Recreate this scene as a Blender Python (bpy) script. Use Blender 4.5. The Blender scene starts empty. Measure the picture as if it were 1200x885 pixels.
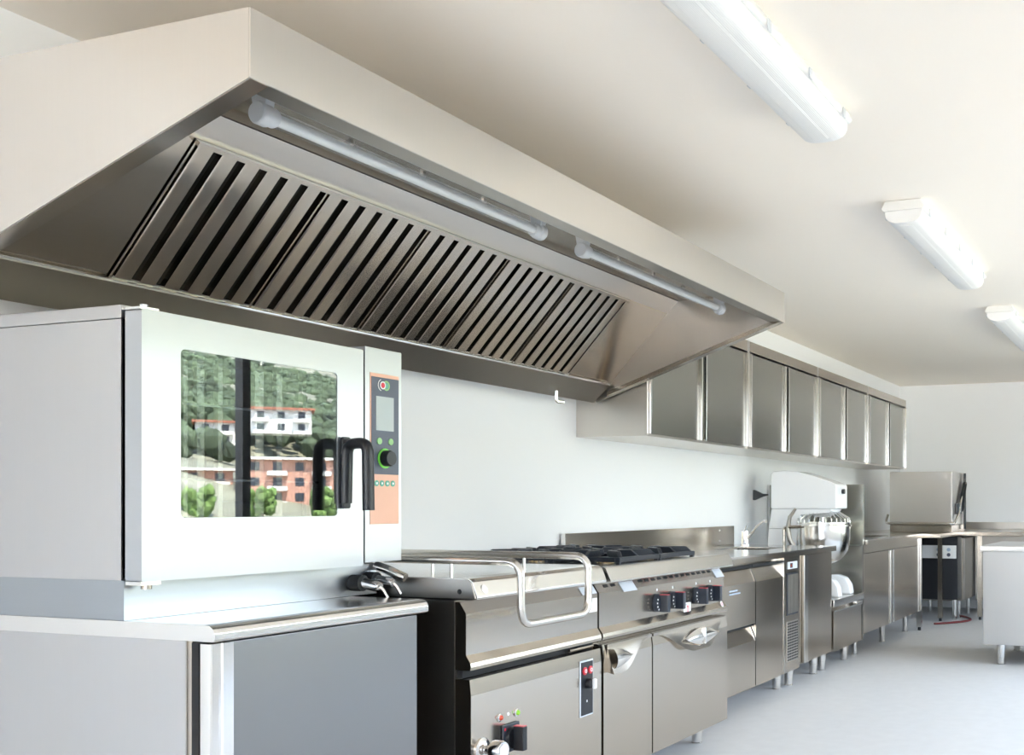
import bpy, bmesh, math, random
from mathutils import Vector, Matrix
random.seed(7)
S = bpy.context.scene
C = S.collection

# ---------------------------------------------------------------- camera
TH = math.atan(471 / 1277.0)
CAM_H = 1.115
cam_d = bpy.data.cameras.new('camera')
cam = bpy.data.objects.new('camera', cam_d)
C.objects.link(cam)
cam.location = (0, 0, CAM_H)
cam.rotation_euler = (math.pi / 2, 0, TH - math.pi / 2)
cam_d.sensor_fit = 'HORIZONTAL'
cam_d.sensor_width = 36
cam_d.lens = 36 * 1277 / 1200
cam_d.shift_x = (600 - 913) / 1200
cam_d.shift_y = (592 - 442.5) / 1200
cam_d.clip_start = .02
cam_d.clip_end = 3000
S.camera = cam

# ---------------------------------------------------------------- sky, sun, exposure
SKY_STRENGTH = 5.0
W = bpy.data.worlds.new('sky')
S.world = W
W.use_nodes = True
wn, wl = W.node_tree.nodes, W.node_tree.links
wn.clear()
wo = wn.new('ShaderNodeOutputWorld')
wb = wn.new('ShaderNodeBackground')
wt = wn.new('ShaderNodeTexCoord')
ws = wn.new('ShaderNodeSeparateXYZ')
wr = wn.new('ShaderNodeValToRGB')
wr.color_ramp.elements[0].position = 0.0
wr.color_ramp.elements[0].color = (.80, .89, 1.0, 1)
wr.color_ramp.elements[1].position = 1.0
wr.color_ramp.elements[1].color = (.46, .66, 1.0, 1)
wl.new(wt.outputs['Generated'], ws.inputs[0])
wl.new(ws.outputs['Z'], wr.inputs[0])
wl.new(wr.outputs[0], wb.inputs['Color'])
wb.inputs['Strength'].default_value = SKY_STRENGTH
wl.new(wb.outputs[0], wo.inputs[0])

sun_d = bpy.data.lights.new('sun', 'SUN')
sun_d.energy = 16.0
sun_d.angle = .01
sun_d.color = (1, .93, .82)
sun = bpy.data.objects.new('sun', sun_d)
C.objects.link(sun)
sun.rotation_euler = Vector((.2, -.42, -.88)).to_track_quat('-Z', 'Y').to_euler()

S.view_settings.view_transform = 'Standard'
S.view_settings.look = 'None'
S.view_settings.gamma = 1
S.view_settings.use_curve_mapping = False
S.view_settings.exposure = 1.38
S.cycles.sample_clamp_indirect = 8
S.cycles.blur_glossy = 1.0
S.cycles.max_bounces = 16
S.cycles.diffuse_bounces = 12
S.cycles.glossy_bounces = 5
S.cycles.transparent_max_bounces = 12

# ---------------------------------------------------------------- materials
M = {}

def mat(name, color, rough=.5, metal=0.0, bump=0.0, scale=(20, 20, 20), var=0.0, rvar=0.0, spec=.5, emit=None, coat=0.0):
    m = bpy.data.materials.new(name)
    m.use_nodes = True
    n, l = m.node_tree.nodes, m.node_tree.links
    p = n['Principled BSDF']
    p.inputs['Base Color'].default_value = (*color, 1)
    p.inputs['Roughness'].default_value = rough
    p.inputs['Metallic'].default_value = metal
    p.inputs['Specular IOR Level'].default_value = spec
    p.inputs['Coat Weight'].default_value = coat
    if emit:
        p.inputs['Emission Color'].default_value = (*emit[0], 1)
        p.inputs['Emission Strength'].default_value = emit[1]
    if bump or var or rvar:
        tc = n.new('ShaderNodeTexCoord')
        mp = n.new('ShaderNodeMapping')
        mp.inputs['Scale'].default_value = scale
        nz = n.new('ShaderNodeTexNoise')
        nz.inputs['Scale'].default_value = 1
        nz.inputs['Detail'].default_value = 3
        l.new(tc.outputs['Object'], mp.inputs[0])
        l.new(mp.outputs[0], nz.inputs[0])
        if bump:
            b = n.new('ShaderNodeBump')
            b.inputs['Strength'].default_value = bump
            b.inputs['Distance'].default_value = .002
            l.new(nz.outputs[0], b.inputs['Height'])
            l.new(b.outputs[0], p.inputs['Normal'])
        if var:
            r = n.new('ShaderNodeValToRGB')
            r.color_ramp.elements[0].position = .3
            r.color_ramp.elements[1].position = .7
            r.color_ramp.elements[0].color = (*[max(0, c * (1 - var)) for c in color], 1)
            r.color_ramp.elements[1].color = (*[min(1, c * (1 + var)) for c in color], 1)
            l.new(nz.outputs[0], r.inputs[0])
            l.new(r.outputs[0], p.inputs['Base Color'])
        if rvar:
            mr = n.new('ShaderNodeMapRange')
            mr.inputs['From Min'].default_value = .3
            mr.inputs['From Max'].default_value = .7
            mr.inputs['To Min'].default_value = rough - rvar
            mr.inputs['To Max'].default_value = rough + rvar
            l.new(nz.outputs[0], mr.inputs[0])
            l.new(mr.outputs[0], p.inputs['Roughness'])
    M[name] = m
    return m

def glass_mat(name, tint, refl, rough=0.0):
    m = bpy.data.materials.new(name)
    m.use_nodes = True
    n, l = m.node_tree.nodes, m.node_tree.links
    n.clear()
    o = n.new('ShaderNodeOutputMaterial')
    mx = n.new('ShaderNodeMixShader')
    t = n.new('ShaderNodeBsdfTransparent')
    t.inputs[0].default_value = (*tint, 1)
    g = n.new('ShaderNodeBsdfGlossy')
    g.inputs['Roughness'].default_value = rough
    g.inputs['Color'].default_value = (1, 1, 1, 1)
    lw = n.new('ShaderNodeLayerWeight')
    lw.inputs['Blend'].default_value = .5
    pw = n.new('ShaderNodeMath')
    pw.operation = 'POWER'
    pw.inputs[1].default_value = 5
    mr = n.new('ShaderNodeMapRange')        # Schlick: the same for both faces of a pane
    mr.inputs['To Min'].default_value = refl
    mr.inputs['To Max'].default_value = 1
    l.new(lw.outputs['Facing'], pw.inputs[0])
    l.new(pw.outputs[0], mr.inputs[0])
    l.new(mr.outputs[0], mx.inputs[0])
    l.new(t.outputs[0], mx.inputs[1])
    l.new(g.outputs[0], mx.inputs[2])
    l.new(mx.outputs[0], o.inputs[0])
    M[name] = m

mat('wall_paint', (.885, .90, .92), .6, bump=.05, scale=(60, 60, 60))
mat('ceiling_paint', (.93, .87, .79), .7, bump=.04, scale=(40, 40, 40))
mat('floor_resin', (.64, .64, .64), .62, spec=.12, bump=.03, scale=(12, 12, 12), rvar=.05, var=.03)
mat('steel', (.53, .475, .41), .19, 1, scale=(3, 3, 160), rvar=.006, var=.008)          # horizontal grain
mat('steel_vertical', (.40, .39, .35), .26, 1, scale=(160, 160, 3), rvar=.006, var=.008)
mat('steel_side', (.55, .545, .545), .36, 1, scale=(160, 160, 3), rvar=.006, var=.006)
mat('steel_door', (.50, .515, .535), .32, 1, scale=(3, 3, 160), rvar=.006, var=.006)
mat('steel_satin', (.68, .64, .595), .30, 1, scale=(160, 160, 3), rvar=.006, var=.006)
mat('steel_bright', (.76, .745, .72), .16, 1, rvar=.01, scale=(8, 8, 120))
mat('steel_dark', (.40, .375, .34), .28, 1, scale=(3, 3, 160), rvar=.006)
mat('steel_prep', (.45, .44, .425), .34, 1, scale=(160, 160, 3), rvar=.006, var=.006)
mat('steel_plinth', (.38, .405, .43), .30, 1, scale=(3, 3, 160), rvar=.006, var=.006)  # same steel as the oven; its bluish reflection is put into the colour
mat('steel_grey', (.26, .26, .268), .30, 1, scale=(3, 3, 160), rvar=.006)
mat('chrome', (.85, .85, .86), .07, 1)
mat('tube_steel', (.74, .71, .67), .22, 1, rvar=.03, scale=(120, 120, 120))
mat('enamel_white', (.91, .92, .93), .25, coat=.3)
mat('plastic_white', (.82, .82, .80), .4)
mat('plastic_lampend', (.62, .64, .66), .4)
mat('plastic_black', (.012, .013, .016), .35)
mat('plastic_blueblack', (.022, .028, .042), .32)
mat('cast_iron', (.020, .024, .034), .38, bump=.1, scale=(90, 90, 90))
mat('rubber', (.015, .015, .015), .6)
mat('gap_black', (.01, .01, .011), .7)
mat('cavity_steel', (.30, .295, .29), .35, 1)
mat('black_steel', (.05, .047, .044), .5, 1)  # near-black, so the filter backing carries the shade between baffles
mat('copper_foil', (.80, .47, .33), .4)
mat('slate_overlay', (.075, .09, .125), .35)
mat('lcd_screen', (.42, .47, .46), .25)
mat('green_button', (.28, .52, .22), .35)
mat('teal_button', (.12, .42, .30), .35)
mat('green_ring', (.20, .70, .08), .35)
mat('red_print', (.62, .03, .05), .4)
mat('red_lens', (.55, .06, .02), .25)
mat('green_lens', (.35, .75, .05), .25)
mat('white_print', (.85, .85, .85), .45)
mat('silver_label', (.66, .70, .76), .35)
mat('blue_print', (.38, .46, .56), .5)
mat('blue_cable', (.02, .20, .62), .4)
mat('red_cable', (.16, .02, .02), .5)
mat('brass', (.75, .55, .25), .25, 1)
mat('lamp_glass', (.85, .86, .86), .2)
glass_mat('window_glass', (.97, .98, .98), .03)
glass_mat('oven_glass', (.62, .64, .64), .13)
glass_mat('clear_tube', (.93, .94, .94), .05)
mat('frame_grey', (.07, .072, .075), .5)
mat('terrace', (.56, .47, .37), .8, var=.08, scale=(2, 2, 2))
mat('meadow', (.20, .195, .14), .9, var=.3, scale=(.06, .06, .06))
mat('lawn', (.17, .175, .125), .9, var=.2, scale=(3, 3, 3))
mat('foliage', (.07, .095, .05), .9, var=.6, scale=(.12, .12, .12))
mat('foliage_light', (.12, .19, .05), .9, var=.4, scale=(.8, .8, .8))
mat('terracotta_wall', (.50, .27, .20), .8, var=.08, scale=(1, 1, 1))
mat('house_white', (.72, .70, .66), .8)
mat('roof_tile', (.42, .16, .10), .8)
mat('bark', (.10, .07, .05), .9)
mat('dark_pane', (.03, .035, .045), .15)

def diffuser_material():
    m = mat('diffuser', (.86, .86, .85), .3)
    p = m.node_tree.nodes['Principled BSDF']
    p.inputs['Subsurface Weight'].default_value = 0
    n, l = m.node_tree.nodes, m.node_tree.links
    tc = n.new('ShaderNodeTexCoord')
    mp = n.new('ShaderNodeMapping')
    mp.inputs['Scale'].default_value = (0, 1, 0)
    wv = n.new('ShaderNodeTexWave')
    wv.bands_direction = 'Y'
    wv.inputs['Scale'].default_value = 60
    b = n.new('ShaderNodeBump')
    b.inputs['Strength'].default_value = .25
    b.inputs['Distance'].default_value = .002
    l.new(tc.outputs['Object'], mp.inputs[0])
    l.new(mp.outputs[0], wv.inputs[0])
    l.new(wv.outputs[1], b.inputs['Height'])
    l.new(b.outputs[0], p.inputs['Normal'])
diffuser_material()

# ---------------------------------------------------------------- mesh helpers
def nb():
    return bmesh.new()

def box(x0, x1, y0, y1, z0, z1, bev=0, seg=2, bm=None):
    bm = bm or nb()
    t = nb()
    vs = [t.verts.new(p) for p in ((x0, y0, z0), (x1, y0, z0), (x1, y1, z0), (x0, y1, z0), (x0, y0, z1), (x1, y0, z1), (x1, y1, z1), (x0, y1, z1))]
    for q in ((0, 3, 2, 1), (4, 5, 6, 7), (0, 1, 5, 4), (1, 2, 6, 5), (2, 3, 7, 6), (3, 0, 4, 7)):
        t.faces.new([vs[i] for i in q])
    if bev:
        bmesh.ops.bevel(t, geom=list(t.edges), offset=bev, segments=seg, affect='EDGES', profile=.5)
    merge(bm, t)
    return bm

def merge(bm, t):
    d = {}
    for v in t.verts:
        d[v] = bm.verts.new(v.co)
    for f in t.faces:
        try:
            bm.faces.new([d[v] for v in f.verts])
        except ValueError:
            pass
    t.free()

def prism(pts, lo, hi, o=(0, 0, 0), ex=(0, 1, 0), ey=(0, 0, 1), ez=(1, 0, 0), bm=None, bev=0, seg=2):
    """polygon pts (a, b) in the frame ex, ey, swept along ez from lo to hi; default: (Y, Z) profile along X"""
    bm = bm or nb()
    t = nb()
    o, ex, ey, ez = Vector(o), Vector(ex), Vector(ey), Vector(ez)
    A = [t.verts.new(o + ex * a + ey * b + ez * lo) for a, b in pts]
    Bv = [t.verts.new(o + ex * a + ey * b + ez * hi) for a, b in pts]
    n = len(pts)
    t.faces.new(A)
    t.faces.new(Bv[::-1])
    for i in range(n):
        t.faces.new([A[i], Bv[i], Bv[(i + 1) % n], A[(i + 1) % n]])
    bmesh.ops.recalc_face_normals(t, faces=t.faces)
    if bev:
        bmesh.ops.bevel(t, geom=list(t.edges), offset=bev, segments=seg, affect='EDGES', profile=.5)
    merge(bm, t)
    return bm

def frame_of(d):
    d = Vector(d).normalized()
    a = Vector((0, 0, 1)) if abs(d.z) < .9 else Vector((1, 0, 0))
    u = d.cross(a).normalized()
    return u, d.cross(u).normalized(), d

def cyl(p0, p1, r0, r1=None, n=20, bm=None, bev=0):
    p0, p1 = Vector(p0), Vector(p1)
    r1 = r0 if r1 is None else r1
    L = (p1 - p0).length
    prof = [(0, 0), (r0, 0), (r1, L), (0, L)]
    if bev:
        prof = [(0, 0), (r0 - bev, 0), (r0, bev), (r1, L - bev), (r1 - bev, L), (0, L)]
    return lathe(prof, p0, p1 - p0, n, bm)

def lathe(prof, o, axis=(0, 0, 1), n=24, bm=None):
    """prof: (radius, height along axis)"""
    bm = bm or nb()
    u, v, d = frame_of(axis)
    o = Vector(o)
    rings = []
    for r, h in prof:
        if r < 1e-6:
            rings.append([bm.verts.new(o + d * h)])
        else:
            rings.append([bm.verts.new(o + d * h + (u * math.cos(2 * math.pi * i / n) + v * math.sin(2 * math.pi * i / n)) * r) for i in range(n)])
    for a, b in zip(rings, rings[1:]):
        if len(a) == 1 and len(b) == 1:
            continue
        for i in range(n):
            j = (i + 1) % n
            if len(a) == 1:
                bm.faces.new([a[0], b[j], b[i]])
            elif len(b) == 1:
                bm.faces.new([a[i], a[j], b[0]])
            else:
                bm.faces.new([a[i], a[j], b[j], b[i]])
    bmesh.ops.recalc_face_normals(bm, faces=bm.faces)
    return bm

def fillet(pts, r, seg=6):
    pts = [Vector(p) for p in pts]
    out = [pts[0]]
    for i in range(1, len(pts) - 1):
        p, a, b = pts[i], pts[i - 1], pts[i + 1]
        da, db = (a - p), (b - p)
        rr = min(r, da.length * .49, db.length * .49)
        s, e = p + da.normalized() * rr, p + db.normalized() * rr
        for k in range(seg + 1):
            t = k / seg
            out.append(s * (1 - t) ** 2 + p * 2 * t * (1 - t) + e * t * t)
    out.append(pts[-1])
    return out

def tube(path, r, n=12, bm=None, rb=None):
    bm = bm or nb()
    path = [Vector(p) for p in path]
    m = len(path)
    prev = None
    rings = []
    for i, p in enumerate(path):
        d = (path[min(i + 1, m - 1)] - path[max(i - 1, 0)]).normalized()
        if prev is None:
            u = frame_of(d)[0]
        else:
            u = (prev - d * prev.dot(d)).normalized()
        prev = u
        v = d.cross(u)
        ra = r[i] if isinstance(r, (list, tuple)) else r
        rv = (rb if rb else ra)
        rings.append([bm.verts.new(p + u * math.cos(2 * math.pi * k / n) * ra + v * math.sin(2 * math.pi * k / n) * rv) for k in range(n)])
    for a, b in zip(rings, rings[1:]):
        for k in range(n):
            j = (k + 1) % n
            bm.faces.new([a[k], a[j], b[j], b[k]])
    bm.faces.new(rings[0][::-1])
    bm.faces.new(rings[-1])
    bmesh.ops.recalc_face_normals(bm, faces=bm.faces)
    return bm

def rrect(w, h, r, seg=5):
    pts = []
    for cx, cy, a0 in ((w / 2 - r, h / 2 - r, 0), (-w / 2 + r, h / 2 - r, 90), (-w / 2 + r, -h / 2 + r, 180), (w / 2 - r, -h / 2 + r, 270)):
        for k in range(seg + 1):
            a = math.radians(a0 + 90 * k / seg)
            pts.append((cx + r * math.cos(a), cy + r * math.sin(a)))
    return pts

def ring_plate(outer, inner, lo, hi, o, ex, ey, ez):
    """flat plate with a hole; outer and inner are loops with the same number of points"""
    bm = nb()
    o, ex, ey, ez = Vector(o), Vector(ex), Vector(ey), Vector(ez)
    L = [[bm.verts.new(o + ex * a + ey * b + ez * h) for a, b in loop] for h in (lo, hi) for loop in (outer, inner)]
    n = len(outer)
    for i in range(n):
        j = (i + 1) % n
        bm.faces.new([L[0][i], L[0][j], L[1][j], L[1][i]])
        bm.faces.new([L[2][i], L[2][j], L[3][j], L[3][i]])
        bm.faces.new([L[0][i], L[0][j], L[2][j], L[2][i]])
        bm.faces.new([L[1][i], L[1][j], L[3][j], L[3][i]])
    bmesh.ops.recalc_face_normals(bm, faces=bm.faces)
    return bm

# ---------------------------------------------------------------- object helpers
ORIGIN = {}

def mesh_of(name, bm, m, off=Vector((0, 0, 0)), angle=35):
    me = bpy.data.meshes.new(name)
    if off.length:
        bmesh.ops.translate(bm, verts=bm.verts, vec=-off)
    bm.to_mesh(me)
    bm.free()
    me.materials.append(M[m])
    me.polygons.foreach_set('use_smooth', [True] * len(me.polygons))
    me.set_sharp_from_angle(angle=math.radians(angle))
    return me

def obj(name, bm, m, parent=None, label=None, angle=35):
    off = ORIGIN.get(parent.name, Vector((0, 0, 0))) if parent else Vector((0, 0, 0))
    o = bpy.data.objects.new(name, mesh_of(name, bm, m, off, angle))
    C.objects.link(o)
    wm = o.modifiers.new('weighted', 'WEIGHTED_NORMAL')
    wm.keep_sharp = True
    if parent:
        o.parent = parent
        ORIGIN[o.name] = off
    if label:
        o['label'] = label
    return o

def thing(name, label, cat, loc, group=None):
    o = bpy.data.objects.new(name, None)
    o.empty_display_size = .1
    C.objects.link(o)
    o.location = loc
    ORIGIN[o.name] = Vector(loc)
    tag(o, label, cat, group)
    return o

def tag(o, label, cat, group=None):
    o['label'] = label
    o['category'] = cat
    if group:
        o['group'] = group
    return o

def struct(name, bm, m, parent=None):
    o = obj(name, bm, m, parent)
    if not parent:
        o['kind'] = 'structure'
    return o

def dup(root, delta, label):
    """copy of a thing with copies of its parts and sub-parts, moved by delta"""
    r = root.copy()
    C.objects.link(r)
    r.location = root.location + Vector(delta)
    r['label'] = label
    for ch in list(root.children):
        c = ch.copy()
        C.objects.link(c)
        c.parent = r
        for g in list(ch.children):
            d = g.copy()
            C.objects.link(d)
            d.parent = c
    return r

# ================================================================= the room
YW, XF, XB, YR, ZC = 2.92, 11.78, -2.6, -1.7, 2.428
struct('floor', box(XB - .2, XF + .2, YR - .2, YW + .2, -.12, 0), 'floor_resin')
struct('ceiling', box(XB - .2, XF + .2, YR - .2, YW + .2, ZC, ZC + .15), 'ceiling_paint')
struct('wall_left', box(XB - .2, XF + .2, YW, YW + .2, 0, ZC), 'wall_paint')
struct('wall_far', box(XF, XF + .2, YR - .2, YW, 0, ZC), 'wall_paint')
BY0, BY1, BZ0, BZ1 = -1.3, 1.5, .45, 2.28
bm = box(XB - .2, XB, YR - .2, BY0, 0, ZC)
box(XB - .2, XB, BY1, YW, 0, ZC, bm=bm)
box(XB - .2, XB, BY0, BY1, 0, BZ0, bm=bm)
box(XB - .2, XB, BY0, BY1, BZ1, ZC, bm=bm)
struct('wall_back', bm, 'wall_paint')
w = bpy.data.objects.new('window_4', None)  # unseen window, added to brighten the ceiling and the sides facing it
C.objects.link(w)
w.location = (XB - .1, (BY0 + BY1) / 2, BZ0)
ORIGIN[w.name] = Vector(w.location)
w['kind'] = 'structure'
for y0, y1, z0, z1 in ((BY0, BY1, BZ0, BZ0 + .035), (BY0, BY1, BZ1 - .035, BZ1), (BY0, BY0 + .035, BZ0 + .035, BZ1 - .035), (BY1 - .035, BY1, BZ0 + .035, BZ1 - .035), (.08, .12, BZ0 + .035, BZ1 - .035)):
    obj('window_frame', box(XB - .14, XB - .07, y0, y1, z0, z1), 'frame_grey', w)
for y0, y1 in ((BY0 + .035, .08), (.12, BY1 - .035)):
    obj('pane', box(XB - .108, XB - .102, y0, y1, BZ0 + .035, BZ1 - .035), 'window_glass', w)
ld = bpy.data.lights.new('window_portal', 'AREA')
ld.shape = 'RECTANGLE'
ld.size = BY1 - BY0
ld.size_y = BZ1 - BZ0
ld.cycles.is_portal = True
lo = bpy.data.objects.new('window_portal', ld)
C.objects.link(lo)
lo.location = (XB - .16, (BY0 + BY1) / 2, (BZ0 + BZ1) / 2)
lo.rotation_euler = Vector((1, 0, 0)).to_track_quat('-Z', 'Z').to_euler()
WIN = [(3.35, 6.0), (6.0, 8.65), (8.65, 9.9)]
WZ0, WZ1 = .62, 2.28
bm = box(XB, XF, YR - .2, YR, 0, WZ0)
box(XB, XF, YR - .2, YR, WZ1, ZC, bm=bm)
edges = [XB, WIN[0][0], WIN[-1][1], XF]
for i in range(0, len(edges), 2):
    box(edges[i], edges[i + 1], YR - .2, YR, WZ0, WZ1, bm=bm)
struct('wall_right', bm, 'wall_paint')
for i, (a, b) in enumerate(WIN):
    mid = (a + b) / 2
    w = bpy.data.objects.new('window_%d' % (i + 1), None)
    C.objects.link(w)
    w.location = (mid, YR - .1, WZ0)
    ORIGIN[w.name] = Vector(w.location)
    w['kind'] = 'structure'
    fw = .035
    npane = 2
    cut = [a + (b - a) * k / npane for k in range(npane + 1)]
    bars = [(a, b, WZ0, WZ0 + fw), (a, b, WZ1 - fw, WZ1), (a, a + fw, WZ0 + fw, WZ1 - fw), (b - fw, b, WZ0 + fw, WZ1 - fw)]
    bars += [(c_ - .02, c_ + .02, WZ0 + fw, WZ1 - fw) for c_ in cut[1:-1]]
    for (x0, x1, z0, z1) in bars:
        obj('window_frame', box(x0, x1, YR - .14, YR - .07, z0, z1), 'frame_grey', w)
    for k in range(npane):
        x0 = cut[k] + (fw if k == 0 else .02)
        x1 = cut[k + 1] - (fw if k == npane - 1 else .02)
        obj('pane', box(x0, x1, YR - .108, YR - .102, WZ0 + fw, WZ1 - fw), 'window_glass', w)
    ld = bpy.data.lights.new('window_portal', 'AREA')
    ld.shape = 'RECTANGLE'
    ld.size = b - a
    ld.size_y = WZ1 - WZ0
    ld.cycles.is_portal = True
    lo = bpy.data.objects.new('window_portal', ld)
    C.objects.link(lo)
    lo.location = (mid, YR - .16, (WZ0 + WZ1) / 2)
    lo.rotation_euler = (-math.pi / 2, 0, 0)
    lo.rotation_euler = Vector((0, 1, 0)).to_track_quat('-Z', 'Z').to_euler()

d1_ = bpy.data.objects.new('door_1', None)
C.objects.link(d1_)
d1_.location = (XF, -.45, 0)
ORIGIN[d1_.name] = Vector(d1_.location)
d1_['kind'] = 'structure'
for y0, y1 in ((-1.55, -.405), (-.395, .72)):
    lf = obj('door_leaf', box(XF - .045, XF - .004, y0, y1, .01, 2.08, .003), 'frame_grey', d1_)
    obj('door_pull', cyl((XF - .07, -.40 + (.09 if y0 > -1 else -.09), .95), (XF - .07, -.40 + (.09 if y0 > -1 else -.09), 1.25), .014, n=10), 'steel_bright', lf)
for y0, y1, z0, z1 in ((-1.61, -1.55, 0, 2.14), (.72, .78, 0, 2.14), (-1.55, .72, 2.08, 2.14)):
    obj('door_frame', box(XF - .06, XF - .001, y0, y1, z0, z1), 'plastic_black', d1_)

# ================================================================= extractor hood
HX0, HX1, HYF, HYB, HZT, HZF, HZW = 1.70, 4.873, 1.769, 2.789, 2.125, 1.982, 1.633
HB = Vector((3.28, HYB, HZW))
hood = thing('extractor_hood', 'long stainless steel extractor hood with baffle filters hanging over the cooking line', 'hood', HB)
def hz(y):
    return HZF + (y - HYF) / (HYB - HYF) * (HZW - HZF)
obj('front_panel', box(HX0, HX1, HYF, HYF + .004, HZF, HZT, .001, 1), 'steel_satin', hood)
for x0, x1 in ((HX0, HX0 + .004), (HX1 - .004, HX1)):
    obj('side_panel', prism([(HYF + .004, HZF), (HYF + .004, HZT), (HYB - .001, HZT), (HYB - .001, HZW)], x0, x1), 'steel_satin', hood)
obj('top_panel', box(HX0 + .004, HX1 - .004, HYF + .004, HYB - .001, HZT - .004, HZT), 'steel', hood)
obj('rim', prism([(HYF + .004, HZF), (1.831, HZF), (1.831, HZF + .022), (1.828, HZF + .022), (1.828, HZF + .003), (HYF + .004, HZF + .003)], HX0 + .051, HX1 - .051), 'steel_dark', hood)
for x0, x1, xl in ((HX0 + .004, HX0 + .05, HX0 + .047), (HX1 - .05, HX1 - .004, HX1 - .05)):
    y0, y1 = HYF + .004, 2.70
    bm = prism([(y0, hz(y0)), (y1, hz(y1)), (y1, hz(y1) + .004), (y0, hz(y0) + .004)], x0, x1)
    prism([(y0, hz(y0) + .004), (y1, hz(y1) + .004), (y1, hz(y1) + .02), (y0, hz(y0) + .02)], xl, xl + .003, bm=bm)
    obj('side_rim', bm, 'steel', hood)
obj('back_panel', box(HX0 + .004, HX1 - .004, HYB, HYB + .004, HZW, HZT), 'steel', hood)
for x in (2.1, 3.3, 4.4):
    obj('wall_bracket', box(x - .03, x + .03, HYB + .004, YW - .001, 1.80, 2.05, .003), 'steel', hood)
# trough along the wall
TY, TZ = 2.693, 1.714
obj('grease_trough', prism([(HYB - .002, HZW), (TY, TZ), (TY + .002, TZ + .006), (TY + .018, TZ + .008), (TY + .018, TZ + .003), (TY + .006, TZ + .002), (HYB - .002, HZW + .006)], HX0 + .004, HX1 - .03), 'steel_dark', hood)
obj('trough_bead', tube([(HX0 + .004, TY + .003, TZ + .007), (HX1 - .03, TY + .003, TZ + .007)], .005, 8), 'steel_bright', hood)
# sloped plane
FY, FZ = 2.374, 2.051
sl = Vector((0, FY - TY, FZ - TZ))
SL = sl.length
st = sl.normalized()
sn = Vector((0, -st.z, st.y))           # facing the room, downwards
if sn.z > 0:
    sn = -sn
so = Vector((0, TY + .012, TZ + .012))
FX0, FX1 = 2.118, 4.456
for x0, x1 in ((HX0 + .004, FX0 - .004), (FX1 + .004, HX1 - .004)):
    obj('blank_panel', prism([(0, 0), (SL, 0), (SL, -.004), (0, -.004)], x0, x1, so, st, sn, (1, 0, 0)), 'steel', hood)
obj('upper_strip', prism([(FY + .012, FZ + .012), (2.325, 2.119), (2.33, 2.120), (FY + .017, FZ + .014)], HX0 + .004, HX1 - .004), 'steel_satin', hood)
obj('filter_ledge', prism([(SL - .012, .002), (SL, .002), (SL, .02), (SL - .012, .02)], FX0, FX1, so, st, sn, (1, 0, 0)), 'steel', hood)
NF = 5
fwid = (FX1 - FX0) / NF
for i in range(NF):
    a = FX0 + i * fwid
    fl = obj('grease_filter', prism([(.004, -.05), (SL - .014, -.05), (SL - .014, -.045), (.004, -.045)], a + .002, a + fwid - .002, so, st, sn, (1, 0, 0)), 'black_steel', hood)  # backing sheet, coloured dark for the shade behind the baffles
    p = (fwid - .012) / 6
    obj('filter_rim', prism([(.002, -.045), (SL - .012, -.045), (SL - .012, .004), (.002, .004)], a + .001, a + .008, so, st, sn, (1, 0, 0)), 'steel', fl)
    obj('filter_rim', prism([(.002, -.045), (.014, -.045), (.014, .006), (.002, .006)], a + .009, a + fwid - .001, so, st, sn, (1, 0, 0)), 'steel_bright', fl)
    for k in range(6):
        x = a + .010 + k * p
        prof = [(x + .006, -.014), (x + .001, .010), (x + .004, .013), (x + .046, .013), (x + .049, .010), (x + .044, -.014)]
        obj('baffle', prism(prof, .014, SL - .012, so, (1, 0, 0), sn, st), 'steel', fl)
obj('drain_valve', tube(fillet([(4.45, 2.76, HZW + .02), (4.45, 2.76, HZW - .03), (4.49, 2.745, HZW - .03)], .012), .009, 8), 'steel_bright', hood)
obj('lamp_plate', box(1.86, 4.77, 1.975, 2.235, HZT - .012, HZT - .006), 'steel_bright', hood)
for k in range(9):
    x = 2.1 + k * .305
    obj('plate_bolt', lathe([(0, 0), (.011, 0), (.011, -.006), (.006, -.012), (0, -.013)], (x, 2.145, HZT - .012), n=8), 'steel_dark', hood)

def hood_tube(x0, x1, label):
    y, z = 2.034, 2.038
    t = thing('tube_lamp', label, 'lamp', (x0, y, z - .03), 'tube lamps inside the hood')
    obj('clear_cover', cyl((x0 + .05, y, z), (x1 - .05, y, z), .021, n=20), 'clear_tube', t)
    obj('lamp_tube', cyl((x0 + .05, y, z), (x1 - .05, y, z), .015, n=16), 'lamp_glass', t)
    for xa, xb in ((x0, x0 + .055), (x1 - .055, x1)):
        s = 1 if xa == x0 else -1
        xo = x0 if s > 0 else x1
        cp = obj('end_cap', lathe([(0, 0), (.024, 0), (.028, .006), (.028, .03), (.023, .034), (.024, .05), (.021, .056), (0, .056)], (xo, y, z), (s, 0, 0), 20), 'plastic_lampend', t)
        bx = xo + s * .022
        obj('bracket', prism([(y - .017, z), (y + .017, z), (y + .03, HZT - .0125), (y - .03, HZT - .0125)], bx - .014, bx + .014, bev=.003), 'plastic_lampend', cp)
    obj('wiring_rail', box(x0 + .06, x1 - .06, y + .012, y + .04, HZT - .03, HZT - .0125, .003), 'plastic_lampend', t)
    return t
hood_tube(1.972, 3.19, 'long tubular lamp in the near half of the extractor hood')
hood_tube(3.441, 4.723, 'tubular lamp in the far half of the extractor hood')

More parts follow.
